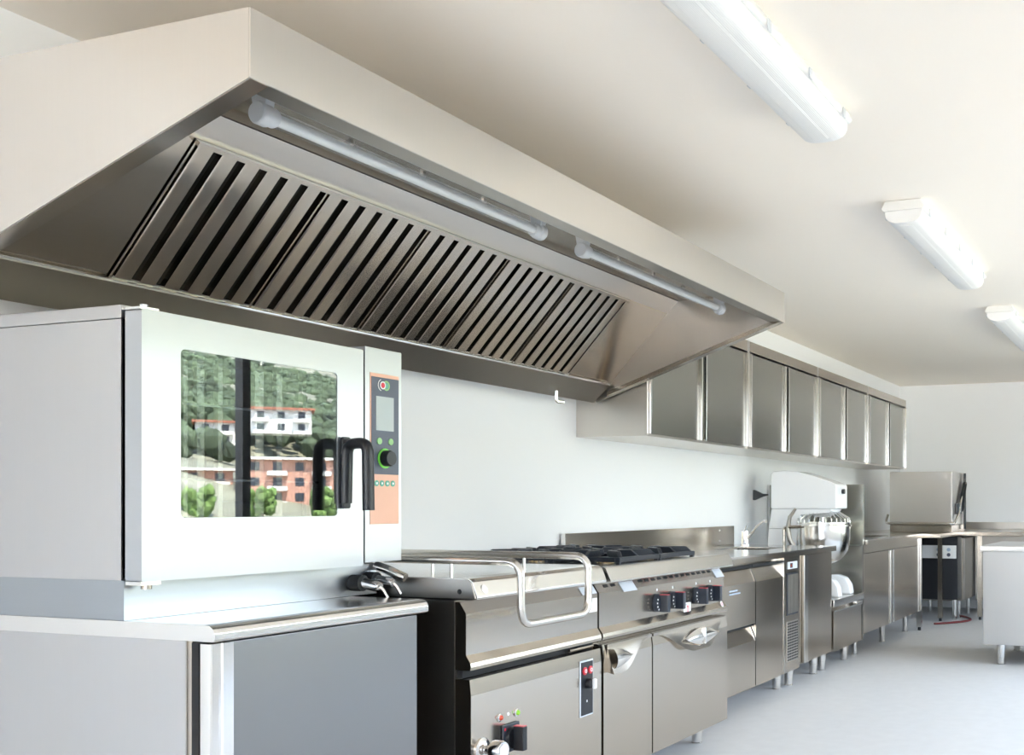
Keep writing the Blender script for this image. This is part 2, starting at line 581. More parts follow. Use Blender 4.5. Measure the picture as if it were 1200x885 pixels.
# ================================================================= ceiling lights
def ceiling_light(x0, label):
    L, y0, y1 = 1.57, 1.03, 1.215
    yc = (y0 + y1) / 2
    t = thing('ceiling_light', label, 'ceiling light', (x0, yc, 2.33), 'ceiling lights in a row')
    obj('housing', prism([(y0 + .005, 2.385), (y0 - .004, 2.395), (y0 + .012, ZC), (y1 - .012, ZC), (y1 + .004, 2.395), (y1 - .005, 2.385)], x0, x0 + L, bev=.004), 'plastic_white', t)
    prof = []
    for k in range(13):
        a = math.pi * k / 12
        ca, sa = math.cos(a), math.sin(a)
        prof.append((yc + (y1 - y0 - .02) / 2 * math.copysign(abs(ca) ** .7, ca), 2.386 - .056 * abs(sa) ** .65))
    obj('diffuser', prism(prof, x0 + .008, x0 + L - .008, bev=.004), 'diffuser', t)
    obj('centre_ridge', prism([(yc - .03, 2.331), (yc - .022, 2.327), (yc + .022, 2.327), (yc + .03, 2.331)], x0 + .05, x0 + L - .05), 'diffuser', t)
    for k in range(5):
        for yy, s in ((y0 - .002, -1), (y1 + .002, 1)):
            x = x0 + .1 + k * (L - .2) / 4
            obj('clip', box(x - .012, x + .012, min(yy, yy + s * .006), max(yy, yy + s * .006), 2.372, 2.404, .002), 'plastic_lampend', t)
    return t
l0 = ceiling_light(1.92, 'nearest white strip light on the ceiling, cut by the top edge')
dup(l0, (2.66, 0, 0), 'middle white strip light of the ceiling row, wholly in view')
dup(l0, (5.31, 0, 0), 'farthest white strip light of the ceiling row, cut by the right edge')

# ================================================================= wall cabinets
CX = [4.897, 6.268, 7.643, 9.018, 10.393]
CYF, CZ0, CZ1 = 2.5135, 1.464, 2.133
CL = ['nearest steel wall cabinet, partly hidden by the hood end', 'second steel wall cabinet from the hood, above the tap', 'third steel wall cabinet from the hood, above the mixer', 'farthest steel wall cabinet at the end of the row']
for i in range(4):
    a, b = CX[i] + .002, CX[i + 1] - .002
    t = thing('wall_cabinet', CL[i], 'cabinet', ((a + b) / 2, 2.72, CZ0), 'steel wall cabinets in a row')
    # open-fronted carcass
    obj('side_panel', box(a, a + .018, CYF, YW - .001, CZ0, CZ1), 'steel_satin', t)
    obj('side_panel', box(b - .018, b, CYF, YW - .001, CZ0, CZ1), 'steel_satin', t)
    obj('bottom_panel', box(a + .018, b - .018, CYF + .012, YW - .001, CZ0, CZ0 + .02), 'steel_satin', t)
    obj('top_panel', box(a + .018, b - .018, CYF + .002, YW - .001, CZ1 - .02, CZ1), 'steel_satin', t)
    obj('back_panel', box(a + .018, b - .018, YW - .02, YW - .001, CZ0 + .02, CZ1 - .02), 'steel_dark', t)
    obj('top_rail', box(a + .018, b - .018, CYF, CYF + .01, CZ1 - .066, CZ1 - .001, .001, 1), 'steel', t)
    m = (a + b) / 2
    for x0, x1, dy in ((a + .022, m - .022, 0.004), (m + .022, b - .022, 0.004)):
        d = obj('door', box(x0, x1, CYF + dy, CYF + .022, CZ0 + .012, CZ1 - .078, .001, 1), 'steel_vertical', t)
        for xa, xb in ((x0, x0 + .016), (x1 - .016, x1)):
            obj('edge_flange', box(xa, xb, CYF - .012, CYF + dy, CZ0 + .012, CZ1 - .078, .002), 'steel_bright', d)
    obj('inner_shadow', box(m - .021, m + .021, CYF + .024, CYF + .03, CZ0 + .022, CZ1 - .07), 'gap_black', t)

# ================================================================= gas range
RX0, RX1 = 3.535, 4.707
rng = thing('gas_range', 'stainless steel gas range with four black knobs and two doors', 'range', ((RX0 + RX1) / 2, 2.45, 0))
def front_profile(z_low):
    return [(2.035, .823), (2.0115, .789), (2.0115, .663), (1.996, .640), (1.9937, .628), (1.997, .618), (2.06, .618), (2.06, .823)]
obj('body', box(RX0, RX1, 2.062, 2.90, .115, .862), 'steel', rng)
obj('worktop', box(RX0, RX1, 2.005, 2.90, .863, .874, .003), 'steel_bright', rng)
obj('front_nose', prism([(2.04, .884), (1.992, .886), (1.984, .881), (1.962, .836), (1.966, .830), (1.978, .827), (2.04, .826)], RX0 + .003, RX1 - .003, bev=.001), 'steel_bright', rng)
obj('control_panel', prism(front_profile(0), RX0 + .002, RX1 - .002), 'steel', rng, angle=12)
ns = Vector((0, 2.0115 - 2.035, .789 - .823)).normalized()
nn = Vector((0, ns.z, -ns.y))
for k in range(20):
    x = RX0 + .06 + k * .056
    if not (3.70 < x < 3.84 or x > 4.60):
        obj('vent_slot', prism([(.008, 0), (.020, 0), (.020, .0012), (.008, .0012)], x, x + .032, (0, 2.035, .823), ns, nn, (1, 0, 0)), 'gap_black', rng)
obj('rating_label', prism([(.004, .001), (.048, .001), (.048, .003), (.004, .003)], 3.715, 3.825, (0, 2.033, .820), ns, nn, (1, 0, 0)), 'silver_label', rng)
obj('rating_label', prism([(.004, .001), (.048, .001), (.048, .003), (.004, .003)], 4.60, 4.69, (0, 2.033, .820), ns, nn, (1, 0, 0)), 'silver_label', rng)
# doors with projecting bow-shaped handle plates
def door_profile():
    return [(2.0, .600), (1.9937, .548), (1.9937, .115), (2.055, .115), (2.055, .600)]

def bow_plate(x0, x1, peak, zt, depth, out, yd):
    """top edge full width; lower edge dips in a smooth bow and leans out of the door"""
    bm = nb()
    nx, nt = 36, 6
    grid = []
    for i in range(nx + 1):
        x = x0 + (x1 - x0) * i / nx
        if x < peak:
            w = (x - x0) / (peak - x0) if peak - x0 > 1e-6 else 1
        else:
            w = (x1 - x) / (x1 - peak) if x1 - peak > 1e-6 else 1
        w = max(0, min(1, (w - .08) / .74))
        w = w * w * (3 - 2 * w)
        col = []
        for j in range(nt + 1):
            t = j / nt
            col.append(bm.verts.new((x, yd - .002 - out * w * t ** 1.5, zt - (.012 + depth * w) * t)))
        col.append(bm.verts.new((x, yd + .003, zt - (.012 + depth * w) * .93)))
        grid.append(col)
    for i in range(nx):
        for j in range(nt + 1):
            bm.faces.new([grid[i][j], grid[i + 1][j], grid[i + 1][j + 1], grid[i][j + 1]])
    bm.faces.new([grid[0][j] for j in range(nt + 2)])
    bm.faces.new([grid[nx][j] for j in range(nt + 2)][::-1])
    bmesh.ops.recalc_face_normals(bm, faces=bm.faces)
    return bm

def almond(xc, hw, hh, y, zc, half=0):
    """raised almond cup with a rim: lens cross-section, optionally only the right half"""
    bm = nb()
    rows = []
    n, mm = 24, 8
    for i in range(n + 1):
        s = -1 + 2 * i / n
        if half:
            s = i / n
        hgt = hh * (1 - abs(s) ** 1.8)
        row = []
        for j in range(mm + 1):
            q = -1 + 2 * j / mm
            bulge = .013 * (1 - abs(s) ** 2) * (1 - q * q)
            row.append(bm.verts.new((xc + s * hw, y - .004 - bulge - .010 * (1 - q) / 2, zc + q * hgt)))
        rows.append(row)
    for a, b in zip(rows, rows[1:]):
        for j in range(mm):
            bm.faces.new([a[j], b[j], b[j + 1], a[j + 1]])
    bmesh.ops.recalc_face_normals(bm, faces=bm.faces)
    bmesh.ops.remove_doubles(bm, verts=bm.verts, dist=1e-5)
    return bm
d1 = obj('door', prism(door_profile(), RX0 + .004, 3.929), 'steel', rng, angle=5)
obj('handle_plate', bow_plate(RX0 + .03, 3.927, RX0 + .03, .598, .098, .030, 1.9945), 'steel', d1)
obj('handle_cup', almond(RX0 + .05, .14, .036, 1.981, .545, 1), 'steel_bright', d1)
d2 = obj('oven_door', prism(door_profile(), 3.939, RX1 - .004), 'steel', rng, angle=5)
obj('handle_plate', bow_plate(3.941, RX1 - .006, 4.36, .598, .098, .030, 1.9945), 'steel', d2)
obj('handle_cup', almond(4.37, .175, .036, 1.979, .543), 'steel_bright', d2)
obj('cup_divider', box(4.366, 4.374, 1.952, 1.985, .508, .578, .002), 'steel_bright', d2)
for x in (RX0 + .08, 4.66):
    for y in (2.13, 2.8):
        obj('leg', lathe([(0, .115), (.028, .115), (.028, .05), (.024, .049), (.023, .006), (.026, .004), (.026, 0), (0, 0)], (x, y, 0), n=20), 'steel_bright', rng)
for x in (4.005, 4.152, 4.388, 4.540):
    k = obj('knob', lathe([(0, 0), (.037, 0), (.038, .006), (.035, .018), (.026, .022), (0, .022)], (x, 2.011, .715), (0, -1, 0), 24), 'plastic_blueblack', rng)
    g = prism([(-.012, -.036), (.012, -.036), (.012, .034), (-.012, .034)], -.058, -.018, (x, 2.011, .715), (1, 0, 0), (0, 0, 1), (0, 1, 0), bev=.003)
    obj('grip', g, 'plastic_blueblack', k)
    obj('grip_line', box(x - .011, x + .011, 1.955, 1.992, .7485, .7505), 'red_print', k)
    for q in range(5):
        a = math.radians(150 + q * 28)
        obj('dial_mark', box(x + .031 * math.cos(a) - .002, x + .031 * math.cos(a) + .002, 1.9895, 1.9925, .715 + .031 * math.sin(a) - .003, .715 + .031 * math.sin(a) + .003), 'white_print', k)
    obj('flame_mark', lathe([(0, 0), (.006, 0), (.006, .0008), (0, .0008)], (x + .004, 2.0113, .768), (0, -1, 0), 10), 'white_print', rng)
bdg = obj('maker_badge', box(4.255, 4.325, 2.005, 2.0105, .648, .692, .001, 1), 'white_print', rng)
bm = prism([(-.003, -.016), (.003, -.016), (.003, .003), (.012, .013), (.009, .015), (0, .006), (-.009, .015), (-.012, .013), (-.003, .003)], -.001, 0, (4.292, 2.0048, .668), (1, 0, 0), (0, 0, 1), (0, 1, 0))
obj('badge_emblem', bm, 'red_print', bdg)
obj('badge_line', box(4.262, 4.285, 2.004, 2.005, .6835, .687), 'blue_print', bdg)
st2 = obj('round_sticker', lathe([(0, 0), (.014, 0), (.014, .001), (0, .001)], (4.655, 2.0, .655), (0, -1, .4), 16), 'white_print', rng)
obj('sticker_ring', lathe([(.005, .001), (.008, .001), (.008, .0016), (.005, .0016)], (4.655, 2.0, .655), (0, -1, .4), 16), 'red_print', st2)
obj('side_filler', box(RX1, 4.80, 2.02, 2.12, .825, .868, .002), 'steel', rng)
# four burners
GX, GY = (4.135, 4.505), (2.32, 2.66)
for x in GX:
    for y in GY:
        b = obj('burner', lathe([(0, 0), (.042, 0), (.04, .006), (.036, .008), (.036, .012), (0, .012)], (x, y, .8742), n=24), 'brass', rng)
        obj('burner_cap', lathe([(0, .0), (.038, .0), (.038, .004), (.03, .007), (0, .008)], (x, y, .8863), n=24), 'cast_iron', b)
def pan_support(xc, yc, label):
    t = thing('pan_support', label, 'grate', (xc, yc, .874), 'cast iron pan supports on the range')
    hx, hy, z0, z1 = .182, .168, .880, .900
    for x0, x1, y0, y1 in ((xc - hx, xc + hx, yc - hy, yc - hy + .022), (xc - hx, xc + hx, yc + hy - .022, yc + hy), (xc - hx, xc - hx + .022, yc - hy + .022, yc + hy - .022), (xc + hx - .022, xc + hx, yc - hy + .022, yc + hy - .022)):
        obj('rim_bar', box(x0, x1, y0, y1, z0, z1, .003), 'cast_iron', t)
    for sx, sy in ((-1, -1), (1, -1), (1, 1), (-1, 1)):
        obj('foot', box(xc + sx * (hx - .011) - .008, xc + sx * (hx - .011) + .008, yc + sy * (hy - .011) - .008, yc + sy * (hy - .011) + .008, .8745, z0), 'cast_iron', t)
    for k in range(8):
        a = k * math.pi / 4
        L = min(hx / max(abs(math.cos(a)), 1e-6), hy / max(abs(math.sin(a)), 1e-6)) - .012
        e = Vector((math.cos(a), math.sin(a), 0))
        w = Vector((-e.y, e.x, 0))
        # trapezoid finger rising from the rim
        obj('finger', prism([(L, z0 + .004), (L, z1), (L - .03, z1 + .024), (.062, z1 + .024), (.05, z1 + .008), (.05, z1 - .002), (.07, z1 - .004)], -.009, .009, (xc, yc, 0), e, (0, 0, 1), w, bev=.002, seg=1), 'cast_iron', t)
    return t
pl = {(0, 0): 'black cast iron pan support, front left one beside the flat steel top', (1, 0): 'black cast iron pan support, front right one above the knobs', (0, 1): 'black cast iron pan support, rear left one towards the oven', (1, 1): 'black cast iron pan support, rear right one by the splashback'}
g0 = None
for i, x in enumerate(GX):
    for j, y in enumerate(GY):
        if g0 is None:
            g0 = pan_support(x, y, pl[(i, j)])
        else:
            dup(g0, (x - GX[0], y - GY[0], 0), pl[(i, j)])

# ================================================================= braising pan
PX0, PX1 = 2.738, 3.528
pan = thing('braising_pan', 'stainless steel tilting braising pan with a flat lid and looped tube handle', 'braising pan', ((PX0 + PX1) / 2, 2.45, 0))
obj('body', box(PX0, PX1, 2.052, 2.90, .08, .826), 'steel_dark', pan)
obj('tilting_front', prism([(2.035, .823), (2.0115, .789), (2.0115, .663), (1.996, .640), (1.9937, .628), (1.997, .618), (2.05, .618), (2.05, .823)], PX0 + .003, PX1 - .003), 'steel', pan, angle=12)
fp = obj('lower_front', prism([(1.999, .590), (1.9937, .542), (1.9937, .08), (2.05, .08), (2.05, .590)], PX0 + .003, PX1 - .006), 'steel', pan, angle=5)
obj('hinge_gap', box(PX0 + .01, PX1 - .01, 2.03, 2.05, .592, .616), 'gap_black', pan)
obj('hinge_bolt', tube([(PX1 - .20, 2.012, .603), (PX1 - .04, 2.012, .603)], .006, 8), 'steel', pan)
lid = obj('lid', prism([(2.86, .835), (2.86, .868), (2.80, .893), (2.04, .896), (2.0, .894), (1.985, .884), (1.968, .84), (1.97, .832), (1.985, .829)], PX0, PX1 - .012, bev=.002), 'steel_bright', pan)
obj('lid_edge_plate', prism([(2.84, .83), (2.84, .868), (2.79, .890), (2.04, .893), (2.005, .891), (1.990, .882), (1.975, .835)], PX0 - .004, PX0 - .0005), 'steel_dark', lid)
obj('lid_rivet', lathe([(0, 0), (.014, 0), (.014, .002), (0, .003)], (PX0 + .045, 1.9765, .862), (0, -1, .3), 16), 'steel_satin', lid)
obj('rivet', lathe([(0, 0), (.008, 0), (0, .003)], (PX0 - .004, 2.03, .855), (-1, 0, 0), 10), 'gap_black', lid)
XL, XR, YH, ZH, ZB = 2.815, 3.213, 1.868, .944, .752
hp = fillet([(XL, 2.80, ZH), (XL, YH, ZH), (XL, YH, ZB), (XR, YH, ZB), (XR, YH, ZH), (XR, 2.80, ZH)], .055, 8)
hd = obj('handle_rail', tube(hp, .0125, 14), 'tube_steel', pan)
for x in (XL, XR):
    for y in (2.12, 2.5):
        obj('post', cyl((x, y, .894), (x, y, ZH - .005), .006, n=10), 'steel_bright', hd)
    obj('hinge_bracket', prism([(2.74, .893), (2.86, .893), (2.86, .93), (2.82, .965), (2.76, .965)], x - .03, x + .03, bev=.006), 'tube_steel', pan)
# stickers and controls
obj('rating_label', prism([(.003, .001), (.036, .001), (.036, .003), (.003, .003)], 3.42, 3.52, (0, 2.033, .820), ns, nn, (1, 0, 0)), 'silver_label', pan)
obj('paper_label', box(3.455, 3.52, 2.0100, 2.0113, .725, .775), 'white_print', pan)
cp = obj('switch_plate', box(3.367, 3.458, 1.9905, 1.9936, .362, .562, .001, 1), 'silver_label', fp)
cq = obj('switch_panel', box(3.373, 3.452, 1.9885, 1.9904, .368, .556), 'plastic_black', fp)
for x in (3.393, 3.432):
    obj('push_button', lathe([(0, 0), (.014, 0), (.014, .004), (.010, .006), (0, .006)], (x, 1.9884, .525), (0, -1, 0), 16), 'red_print', fp)
    obj('button_glyph', lathe([(.004, 0), (.007, 0), (.007, .001), (.004, .001)], (x, 1.9823, .525), (0, -1, 0), 14), 'white_print', fp)
sk = obj('selector_knob', lathe([(0, 0), (.019, 0), (.018, .018), (.014, .022), (0, .022)], (3.418, 1.9884, .478), (0, -1, 0), 20), 'plastic_black', fp)
obj('selector_pointer', box(3.410, 3.426, 1.955, 1.968, .460, .496, .004), 'white_print', sk)
obj('panel_mark', box(3.407, 3.413, 1.9875, 1.9884, .412, .420), 'white_print', fp)
for x, z, m in ((2.885, .452, 'red_lens'), (2.977, .452, 'green_lens')):
    bz = obj('indicator_lamp', lathe([(0, 0), (.013, 0), (.013, .003), (.009, .006), (0, .006)], (x, 1.9936, z), (0, -1, 0), 18), 'chrome', fp)
    obj('lens', lathe([(0, .006), (.0085, .006), (.006, .011), (0, .012)], (x, 1.9936, z), (0, -1, 0), 16), m, bz)
obj('pilot_screw', lathe([(0, 0), (.006, 0), (.004, .003), (0, .003)], (2.932, 1.9936, .455), (0, -1, 0), 12), 'white_print', fp)
sw = obj('main_switch', box(2.895, 2.985, 1.985, 1.9936, .335, .425, .004), 'plastic_blueblack', fp)
obj('switch_dial', lathe([(0, 0), (.036, 0), (.034, .012), (0, .012)], (2.94, 1.985, .38), (0, -1, 0), 22), 'plastic_black', sw)
obj('switch_grip', box(2.928, 2.952, 1.935, 1.973, .342, .418, .003), 'plastic_black', sw)
obj('switch_line', box(2.93, 2.95, 1.936, 1.972, .4182, .420), 'red_print', sw)
obj('switch_mark', box(2.90, 2.907, 1.9838, 1.985, .408, .416), 'red_print', sw)
wv = obj('water_valve', lathe([(0, 0), (.036, 0), (.036, .004), (.03, .010), (.014, .014), (.012, .035), (.03, .04), (.032, .048), (.032, .072), (.028, .078), (0, .079)], (2.795, 1.9936, .372), (0, -1, 0), 24), 'chrome', fp)
obj('valve_disc', lathe([(0, .079), (.022, .079), (.022, .0805), (0, .0805)], (2.795, 1.9936, .372), (0, -1, 0), 20), 'white_print', wv)
for x in (PX0 + .08, PX1 - .08):
    for y in (2.13, 2.8):
        obj('leg', lathe([(0, .08), (.028, .08), (.026, .004), (.026, 0), (0, 0)], (x, y, 0), n=16), 'steel_bright', pan)

# ================================================================= oven stand and combi oven
SX0, SX1 = 1.851, 2.590
std = thing('oven_stand', 'low stainless steel cabinet with a rolled worktop carrying the combi oven', 'cabinet', ((SX0 + SX1) / 2, 2.45, 0))
wtp = obj('worktop', prism([(2.9, .8065), (2.9, .845), (2.06, .845), (2.044, .843), (2.034, .836), (2.029, .826), (2.029, .812), (2.033, .8065)], SX0, SX1, bev=.0015), 'steel_bright', std)
obj('left_side', box(SX0 + .008, SX0 + .012, 2.125, 2.9, .06, .806), 'steel_side', std)
obj('carcass', box(SX0 + .013, SX1 - .022, 2.11, 2.9, .06, .805), 'steel', std)
obj('door_gap', box(SX0 + .010, SX1 - .024, 2.088, 2.109, .06, .802), 'gap_black', std)
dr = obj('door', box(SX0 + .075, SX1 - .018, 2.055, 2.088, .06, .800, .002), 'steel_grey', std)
obj('edge_strip', prism([(SX0 + .012, 2.086), (SX0 + .010, 2.06), (SX0 + .014, 2.052), (SX0 + .030, 2.050), (SX0 + .034, 2.054), (SX0 + .040, 2.054), (SX0 + .043, 2.050), (SX0 + .074, 2.052), (SX0 + .074, 2.086)], .06, .800, (0, 0, 0), (1, 0, 0), (0, 1, 0), (0, 0, 1)), 'steel_bright', dr)  # bright raised strip along the left edge of the door
for x in (SX0 + .06, SX1 - .08):
    for y in (2.17, 2.8):
        obj('leg', lathe([(0, .06), (.028, .06), (.026, .004), (.026, 0), (0, 0)], (x, y, 0), n=16), 'steel_bright', std)

OX0, OX1, OXD, OY, OZ0, OZ1 = 1.850, 2.744, 2.577, 2.25, .939, 1.582
ov = thing('combi_oven', 'large stainless steel combi oven with a glass door and black handle', 'oven', ((OX0 + OX1) / 2, 2.55, .845))
OYB, OYK = 2.315, 2.88
obj('plinth', box(OX0 + .002, 2.70, 2.308, OYK, .8455, OZ0 - .0005), 'steel_plinth', ov)
obj('left_panel', box(OX0, OX0 + .004, OYB, OYK, OZ0, 1.549), 'steel_side', ov)
obj('right_panel', box(OX1 - .004, OX1, OYB, OYK, OZ0, 1.549), 'steel_side', ov)
obj('base_panel', box(OX0 + .004, OX1 - .004, OYB, OYK, OZ0, OZ0 + .004), 'steel_satin', ov)
obj('rear_panel', box(OX0 + .004, OX1 - .004, OYK - .004, OYK, OZ0 + .004, 1.549), 'steel_satin', ov)
obj('top_cap', box(OX0 - .002, OX1, OYB - .002, OYK, 1.5505, OZ1, .002), 'steel_side', ov)
CVX0, CVX1, CVZ0, CVZ1 = 1.925, 2.505, 1.035, 1.525
O4 = rrect(OXD - OX0 - .02, OZ1 - OZ0 - .05, .004)
I4 = rrect(CVX1 - CVX0, CVZ1 - CVZ0, .02)
cxo, czo = (CVX0 + CVX1) / 2, (CVZ0 + CVZ1) / 2
obj('front_frame', ring_plate(O4, I4, 0, .01, (cxo, OYB - .001, czo - .02), (1, 0, 0), (0, 0, 1), (0, 1, 0)), 'black_steel', ov)
bm = nb()
for q in ((CVX0 - .005, CVX0, 2.33, 2.78, CVZ0, CVZ1), (CVX1, CVX1 + .005, 2.33, 2.78, CVZ0, CVZ1), (CVX0, CVX1, 2.33, 2.78, CVZ0 - .005, CVZ0), (CVX0, CVX1, 2.33, 2.78, CVZ1, CVZ1 + .005), (CVX0, CVX1, 2.78, 2.785, CVZ0, CVZ1)):
    box(*q, bm=bm)
obj('cavity_liner', bm, 'cavity_steel', ov)
rk = obj('tray_rack', box(1.985, 2.005, 2.345, 2.36, CVZ0 + .002, CVZ1 - .002), 'steel_bright', ov)
for x, w in ((2.045, .012), (2.085, .022), (2.150, .014), (2.27, .03), (2.345, .02), (2.44, .015)):
    obj('rack_upright', box(x, x + w, 2.345, 2.36, CVZ0 + .002, CVZ1 - .002), 'steel_bright', rk)
for z in (1.18, 1.37):
    obj('rack_rung', tube([(1.95, 2.338, z), (2.49, 2.338, z)], .004, 8), 'chrome', rk)
obj('baking_tray', prism([(2.36, 1.05), (2.70, 1.05), (2.71, 1.125), (2.70, 1.125), (2.69, 1.06), (2.37, 1.06), (2.36, 1.125), (2.35, 1.125)], 1.96, 2.46), 'plastic_black', ov)
# door
dxc, dzc = (OX0 + OXD) / 2, (.937 + 1.57) / 2
GX0, GX1, GZ0, GZ1 = 1.955, 2.472, 1.084, 1.490
gxc, gzc = (GX0 + GX1) / 2, (GZ0 + GZ1) / 2
def shift(pts, dx, dz):
    return [(a + dx, b + dz) for a, b in pts]
outer = rrect(OXD - OX0, 1.57 - .937, .006)
inner = shift(rrect(GX1 - GX0, GZ1 - GZ0, .012), gxc - dxc, gzc - dzc)
od = obj('door', ring_plate(outer, inner, 0, .052, (dxc, OY, dzc), (1, 0, 0), (0, 0, 1), (0, 1, 0)), 'steel_door', ov)
obj('door_glass', prism(rrect(GX1 - GX0 - .001, GZ1 - GZ0 - .001, .012), .002, .006, (gxc, OY, gzc), (1, 0, 0), (0, 0, 1), (0, 1, 0)), 'oven_glass', od)
hx = 2.497
hb = prism([(-.016, -.006), (.016, -.006), (.016, .006), (-.016, .006)], 0, .205, (hx, OY - .007, 1.105), (1, 0, 0), (0, 1, 0), (0, 0, 1), bev=.005)
hdl = obj('handle', hb, 'plastic_black', od)
obj('handle_arm', tube(fillet([(hx, OY - .008, 1.12), (hx, OY - .012, 1.290), (hx, OY - .085, 1.292), (hx, OY - .088, 1.10)], .03, 6), [.016 if 5 < i < 12 else .0145 for i in range(16)], 14, rb=.019), 'plastic_black', hdl)
obj('hinge_plate', prism([(OX0 + .004, OYB - .0022), (OX0 + .004, 2.26), (OX0 + .05, 2.255), (OX0 + .05, 2.268), (OX0 + .02, OYB - .0022)], 1.5702, 1.576, (0, 0, 0), (1, 0, 0), (0, 1, 0), (0, 0, 1)), 'steel_bright', ov)
obj('hinge_bolt', lathe([(0, 0), (.009, 0), (.009, .008), (0, .008)], (OX0 + .028, 2.276, 1.576), n=6), 'chrome', ov)
obj('hinge_plate', prism([(OX0 + .004, 2.307), (OX0 + .004, 2.258), (OX0 + .055, 2.255), (OX0 + .05, 2.27), (OX0 + .02, 2.307)], .928, .9365, (0, 0, 0), (1, 0, 0), (0, 1, 0), (0, 0, 1)), 'steel_bright', ov)
obj('hinge_bolt', lathe([(0, 0), (.012, 0), (.012, .010), (0, .010)], (OX0 + .035, 2.277, .918), n=12), 'steel', ov)
# control column
cc = obj('control_column', box(2.584, OX1, OY, OYB - .001, .945, 1.583, .002), 'steel_door', ov)
obj('copper_panel', box(2.604, 2.729, OY - .0015, OY - .0001, 1.058, 1.508), 'copper_foil', cc)
obj('display_panel', box(2.608, 2.727, OY - .003, OY - .0016, 1.207, 1.497), 'slate_overlay', cc)
obj('screen', box(2.626, 2.703, OY - .0045, OY - .0031, 1.338, 1.440), 'lcd_screen', cc)
for x in (2.640, 2.690):
    obj('push_button', lathe([(0, 0), (.010, 0), (.010, .003), (0, .003)], (x, OY - .003, 1.306), (0, -1, 0), 16), 'green_button', cc)
for x in (2.630, 2.653, 2.677, 2.701):
    obj('push_button', lathe([(0, 0), (.009, 0), (.009, .002), (0, .002)], (x, OY - .0015, 1.180), (0, -1, 0), 16), 'teal_button', cc)
    obj('button_glyph', box(x - .003, x + .003, OY - .0042, OY - .0035, 1.177, 1.183), 'white_print', cc)
lg = obj('logo_ring', lathe([(.010, 0), (.015, 0), (.015, .001), (.010, .001)], (2.671, OY - .003, 1.474), (0, -1, 0), 20), 'green_button', cc)
obj('logo_disc', lathe([(0, 0), (.009, 0), (.009, .001), (0, .001)], (2.671, OY - .003, 1.474), (0, -1, 0), 16), 'teal_button', lg)
lr = obj('logo_ring', lathe([(.0085, .001), (.012, .001), (.012, .002), (.0085, .002)], (2.655, OY - .003, 1.474), (0, -1, 0), 20), 'white_print', cc)
obj('logo_disc', lathe([(0, .001), (.008, .001), (.008, .002), (0, .002)], (2.655, OY - .003, 1.474), (0, -1, 0), 16), 'red_print', lr)
obj('logo_arc', tube([(2.652 + .017 * math.cos(math.radians(a)), OY - .004, 1.474 + .017 * math.sin(math.radians(a))) for a in range(110, 255, 12)], .0012, 6), 'white_print', cc)
kn = obj('selector_ring', lathe([(.018, 0), (.030, 0), (.030, .003), (.018, .003)], (2.664, OY - .003, 1.255), (0, -1, 0), 28), 'green_ring', cc)
obj('selector_knob', lathe([(0, 0), (.024, 0), (.024, .022), (.021, .027), (0, .028)], (2.664, OY - .003, 1.255), (0, -1, 0), 28), 'plastic_black', kn)
# two drain taps on the plinth
for x, z in ((2.597, .884), (2.655, .890)):
    tp = obj('drain_tap', cyl((x, 2.3079, z), (x, 2.268, z), .024, n=20), 'rubber', ov)
    obj('tap_body', lathe([(0, 0), (.016, 0), (.016, .05), (.012, .062), (0, .062)], (x, 2.268, z), (0, -1, -.15), 18), 'chrome', tp)
    obj('tap_lever', tube([(x, 2.215, z - .004), (x + .006, 2.20, z - .02), (x + .012, 2.19, z - .042)], .005, 8), 'chrome', tp)
obj('drain_spout', tube([(2.69, 2.30, .930), (2.69, 2.26, .920), (2.70, 2.20, .895)], .014, 12), 'steel_bright', ov)

# ================================================================= refrigerated counter
FYF = 2.18
fr = thing('refrigerated_counter', 'stainless steel refrigerated counter with two drawers, a dark door and a vent column', 'counter', (5.5, 2.5, 0))
obj('body', box(4.812, 6.268, 2.215, 2.90, .126, .809), 'steel', fr)
def chamfer_front(z0, z1, ch=.075):
    return [(FYF + .032, z1), (FYF, z1 - ch), (FYF, z0), (FYF + .034, z0), (FYF + .034, z1)]
for z0, z1, n in ((.470, .772, 'drawer'), (.126, .452, 'drawer')):
    d = obj(n, prism(chamfer_front(z0, z1), 4.83, 5.535), 'steel', fr, angle=12)
    obj('grip_edge', prism([(FYF + .031, z1 + .001), (FYF - .001, z1 - .075), (FYF + .004, z1 - .077), (FYF + .035, z1)], 5.528, 5.5355), 'steel_bright', d)
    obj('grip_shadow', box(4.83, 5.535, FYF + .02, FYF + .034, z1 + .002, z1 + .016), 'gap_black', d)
d = obj('door', prism(chamfer_front(.126, .772), 5.545, 5.985), 'steel', fr, angle=12)
obj('grip_edge', prism([(FYF + .031, .773), (FYF - .001, .697), (FYF + .004, .695), (FYF + .035, .772)], 5.544, 5.552), 'steel_bright', d)
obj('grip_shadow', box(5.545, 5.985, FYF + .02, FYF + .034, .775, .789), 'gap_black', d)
vc = obj('vent_column', box(5.993, 6.268, FYF, FYF + .034, .126, .808, .001, 1), 'steel', fr)
obj('side_trim', box(5.986, 5.992, FYF - .004, FYF + .034, .126, .800), 'steel_bright', vc)
dp = obj('display', box(6.05, 6.215, FYF - .006, FYF, .735, .778, .002), 'silver_label', vc)
obj('display_window', box(6.085, 6.125, FYF - .0075, FYF - .006, .742, .770), 'plastic_black', dp)
obj('display_digit', box(6.092, 6.104, FYF - .0085, FYF - .0075, .750, .762), 'red_lens', dp)
g1 = obj('upper_grille', box(6.04, 6.235, FYF - .003, FYF, .462, .712), 'plastic_blueblack', vc)
for k in range(9):
    x = 6.055 + k * .02
    obj('louvre', box(x, x + .009, FYF - .008, FYF - .003, .472, .702, .001, 1), 'steel_dark', g1)
g2 = obj('lower_grille', box(6.04, 6.235, FYF - .002, FYF, .185, .425), 'steel_satin', vc)
bm = nb()
